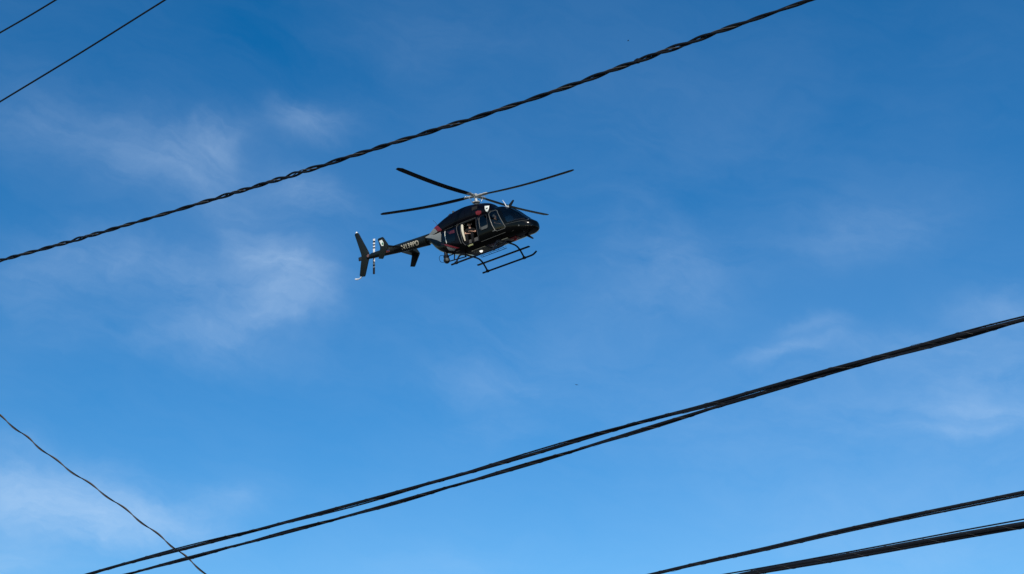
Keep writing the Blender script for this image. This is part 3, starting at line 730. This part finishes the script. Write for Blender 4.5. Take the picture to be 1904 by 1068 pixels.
# ------------------------------------------------------------------ overhead cables
RUN = {
    'upper_left': [(-6.1224,11.2568,8.3623), (-4.2108,9.6552,8.1879), (-3.8923,9.3884,8.1588), (-3.5877,9.1301,8.1380), (-1.6835,7.5154,8.0078)],
    'second_left': [(-6.1750,10.5649,6.7653), (-4.0277,9.4562,7.4056), (-3.3162,9.0888,7.6178), (-2.6008,8.7143,7.8427), (-0.4672,7.5972,8.5135)],
    'twisted': [(-5.1830,9.2262,5.4699), (-3.1489,7.7899,5.2475), (-2.6805,7.4591,5.1963), (-2.2650,7.1628,5.1575), (-1.8773,6.8861,5.1218), (-1.2064,6.4045,5.0659), (-0.6112,5.9745,5.0228), (-0.1304,5.6287,4.9843), (0.2596,5.3437,4.9633), (0.4428,5.2070,4.9598), (0.6187,5.0771,4.9534), (0.9103,4.8607,4.9450), (1.2018,4.6472,4.9304), (3.2170,3.1710,4.8296)],
    'W4': [(-4.8756,10.5252,3.3858), (-2.7848,9.1739,3.6142), (-2.4727,8.9722,3.6483), (-2.1093,8.7426,3.6762), (-1.6945,8.4813,3.7061), (-1.3322,8.2531,3.7324), (-0.8189,7.9275,3.7747), (-0.3574,7.6312,3.8207), (0.1404,7.3101,3.8736), (0.4240,7.1263,3.9058), (0.6534,6.9792,3.9280), (0.8597,6.8507,3.9398), (1.0622,6.7229,3.9551), (1.1946,6.6368,3.9706), (1.3317,6.5493,3.9832), (1.5295,6.4213,4.0051), (1.6847,6.3225,4.0185), (1.8317,6.2281,4.0332), (1.9970,6.1225,4.0485), (2.1685,6.0147,4.0605), (2.3434,5.9055,4.0711), (4.4609,4.5827,4.1995)],
    'W5': [(-4.7054,10.6956,3.4682), (-2.5922,9.3733,3.6580), (-2.1337,9.0864,3.6991), (-1.7638,8.8556,3.7308), (-1.3874,8.6201,3.7644), (-0.8535,8.2858,3.8129), (-0.3727,7.9808,3.8654), (0.1465,7.6514,3.9223), (0.4397,7.4638,3.9578), (0.8269,7.2152,4.0067), (1.0409,7.0777,4.0339), (1.2486,6.9446,4.0596), (1.3921,6.8527,4.0773), (1.5993,6.7199,4.1029), (1.7620,6.6179,4.1179), (1.9162,6.5221,4.1302), (2.0896,6.4134,4.1463), (2.2696,6.3004,4.1633), (2.4532,6.1852,4.1804), (4.5646,4.8610,4.3768)],
    'W6': [(-1.3227,9.4335,3.1393), (0.8232,8.1767,3.3952), (1.0808,8.0258,3.4260), (1.4374,7.8194,3.4631), (1.7977,7.6084,3.5059), (2.1679,7.3950,3.5423), (2.4209,7.2506,3.5641), (2.6729,7.1063,3.5868), (4.8357,5.8676,3.7816)],
    'W7': [(-0.8595,9.3566,3.1572), (1.2246,7.9867,3.3304), (1.4201,7.8582,3.3466), (1.7952,7.6177,3.3643), (2.1506,7.3880,3.3850), (2.3932,7.2314,3.3986), (2.6363,7.0757,3.4096), (4.7400,5.7283,3.5049)],
    'W8': [(-0.8854,9.5838,3.3027), (1.2457,8.2818,3.4167), (1.4729,8.1430,3.4289), (1.8644,7.9023,3.4534), (2.2364,7.6723,3.4794), (2.4908,7.5150,3.4971), (2.7462,7.3582,3.5126), (4.8736,6.0516,3.6420)],
    'W9': [(-5.4497,8.4100,6.0675), (-3.4785,9.0354,4.6629), (-3.2958,9.0933,4.5327), (-3.1131,9.1543,4.3959), (-2.8683,9.2226,4.2423), (-2.6381,9.2895,4.0921), (-2.4554,9.3475,3.9619), (-2.2690,9.4069,3.8284), (-2.0717,9.4738,3.6782), (-0.1512,10.1247,2.2161)],
}
def resample(pts, step):
    """smooth fit through the control points, then even spacing"""
    dense = spline(pts, 24); P = np.array([tuple(p) for p in dense]); s = np.r_[0, np.cumsum(np.linalg.norm(np.diff(P, axis=0), axis=1))]
    w = max(3, int(.55 / (s[-1] / len(s)))) | 1; k = np.hanning(w + 2)[1:-1]; k /= k.sum()
    u = np.linspace(0, s[-1], len(s)); E = np.c_[[np.interp(u, s, P[:, i]) for i in range(3)]].T
    pad = w // 2; F0 = 2 * E[0] - E[pad:0:-1]; F1 = 2 * E[-1] - E[-2:-pad - 2:-1]; G = np.r_[F0, E, F1]
    E = np.c_[[np.convolve(G[:, i], k, 'valid') for i in range(3)]].T
    n = int(s[-1] / step); v = np.linspace(0, s[-1], n)
    return [Vector(p) for p in np.c_[[np.interp(v, u, E[:, i]) for i in range(3)]].T], s[-1] / (n - 1)
def cable(name, key, label, cat, strands, pitch=0, step=.02, group='overhead cables', wander=0.0, seed=1):
    """strands: (radius, offset from the middle, phase in turns, material); pitch: metres per full turn"""
    pts, ds = resample(RUN[key], step); fr = frames(pts)
    root = bpy.data.objects.new(name, None); COL.objects.link(root); root.empty_display_size = .1
    mid = pts[len(pts) // 2]; root.location = mid; tag(root, label, cat, group)
    rng = np.random.RandomState(seed); ph = np.cumsum(np.r_[0, np.full(len(pts) - 1, ds)])
    jit = np.interp(ph, np.arange(0, ph[-1] + .6, .3), np.cumsum(rng.normal(0, wander, int(ph[-1] / .3) + 3))[:len(np.arange(0, ph[-1] + .6, .3))])
    loose = np.interp(ph, np.arange(0, ph[-1] + .5, .25), 1 + rng.normal(0, .22 if wander > .05 else .1 if wander else 0, len(np.arange(0, ph[-1] + .5, .25))))
    for r, off, phase, m in strands:
        line = []
        for i, (p, t, u, v) in enumerate(fr):
            a = 2 * math.pi * ((ph[i] / pitch if pitch else 0) + phase + jit[i])
            o_ = off * loose[i] if isinstance(off, float) else 0
            line.append(p - mid + (u * math.cos(a) + v * math.sin(a)) * o_)
        build('strand', tube(bmesh.new(), line, r, 8), M[m], root)
    return root
def lash(root, key, strands, pitch, lay, m='wire2', r=.0009, step=.012):
    pts, ds = resample(RUN[key], step); fr = frames(pts); mid = root.location; line = []
    for i, (p, t, u, v) in enumerate(fr):
        b = 2 * math.pi * i * ds / lay
        R = max(q[1] * math.cos(b - 2 * math.pi * (i * ds / pitch + q[2])) + q[0] for q in strands)
        line.append(p - mid + (u * math.cos(b) + v * math.sin(b)) * R)
    build('lashing_wire', tube(bmesh.new(), line, r, 4), M[m], root)
cable('power_line', 'upper_left', 'short thin straight cable cutting across the extreme upper left corner', 'cable', [(.0068, 0, 0, 'wire')])
cable('power_line', 'second_left', 'long thin straight cable in the upper left, below the corner cable', 'cable', [(.0066, 0, 0, 'wire')])
tw = cable('twisted_cable', 'twisted', 'thick twisted cable crossing the picture above the helicopter', 'cable',
      [(.0060, .0060, 0.0, 'wire'), (.0056, .0062, .5, 'wire'), (.0026, .0066, .25, 'wire2')], pitch=.29, step=.010, wander=.11, seed=5)
k = 0
bm = bmesh.new(); P, ds = resample(RUN['twisted'], .01)
c = min(P, key=lambda p: (p - Vector((.545, 5.13, 4.9535))).length); i = P.index(c); tdir = (P[i + 2] - P[i - 2]).normalized()
tube(bm, [c - tdir * .016 - tw.location, c - tw.location, c + tdir * .016 - tw.location], [.009, .0125, .007], 8)
build('tape_wrap', bm, M['wire'], tw)
for name, key, label, strands, pitch, lay in (
    ('bundled_cable', 'W4', 'upper of the two long cables rising together below the helicopter', [(.0100, .0045, 0.0, 'wire'), (.0045, .0100, .5, 'wire')], 2.6, .22),
    ('bundled_cable', 'W5', 'lower of the two long cables rising together below the helicopter', [(.0085, .0035, 0.0, 'wire'), (.0050, .0085, .5, 'wire')], 1.7, .19),
    ('heavy_cable', 'W6', 'lone thick cable crossing the lower right corner, above the close pair', [(.0100, .0040, .30, 'wire'), (.0050, .0110, .80, 'wire')], 9.0, .20),
    ('heavy_cable', 'W7', 'thickest cable at the bottom right corner, lowest of all', [(.0140, .0045, .2, 'wire'), (.0080, .0120, .75, 'wire')], 7.0, .21)):
    lash(cable(name, key, label, 'cable', strands, pitch=pitch, step=.03), key, strands, pitch, lay)
cable('messenger_wire', 'W8', 'thin wire running just above the thickest cable at bottom right', 'cable', [(.0043, 0, 0, 'wire')])
cable('drop_wire', 'W9', 'thin wavy wire sloping down from the left edge to the bottom', 'cable', [(.0038, .0082, 0.0, 'wire3'), (.0033, .0018, .0, 'wire')], pitch=.285, step=.010, wander=.012, seed=8)

# ------------------------------------------------------------------ two far birds
for n, (loc, label) in enumerate([((13.292, 134.70, 92.43), 'far dark bird high in the clear blue right of the twisted cable'), ((7.385, 150.72, 56.45), 'far dark bird in the middle sky between helicopter and lower cables')]):
    r = bpy.data.objects.new('bird', None); COL.objects.link(r); r.location = loc; r.rotation_euler = (rad(10), rad(8), rad(20 + 70 * n)); r.empty_display_size = .1; r.scale = (.6, .6, .6)
    tag(r, label, 'bird', 'far birds')
    build('body', tube(bmesh.new(), [(-.17, 0, 0), (-.10, 0, 0), (0, 0, .0), (.09, 0, .01), (.13, 0, .02), (.18, 0, .01)], [.02, .035, .05, .04, .028, .006], 8), M['bird'], r)
    for s in (-1, 1):
        bm = bmesh.new(); a = [(.06, s * .03, .02), (.09, s * .16, .07), (.02, s * .34, .03), (-.05, s * .17, .06), (-.06, s * .03, .02)]
        t_ = [bm.verts.new(p) for p in a]; u_ = [bm.verts.new((p[0], p[1], p[2] - .012)) for p in a]
        bm.faces.new(t_); bm.faces.new(u_[::-1])
        for q in range(5): bm.faces.new((t_[q], u_[q], u_[(q + 1) % 5], t_[(q + 1) % 5]))
        build('wing', bm, M['bird'], r)
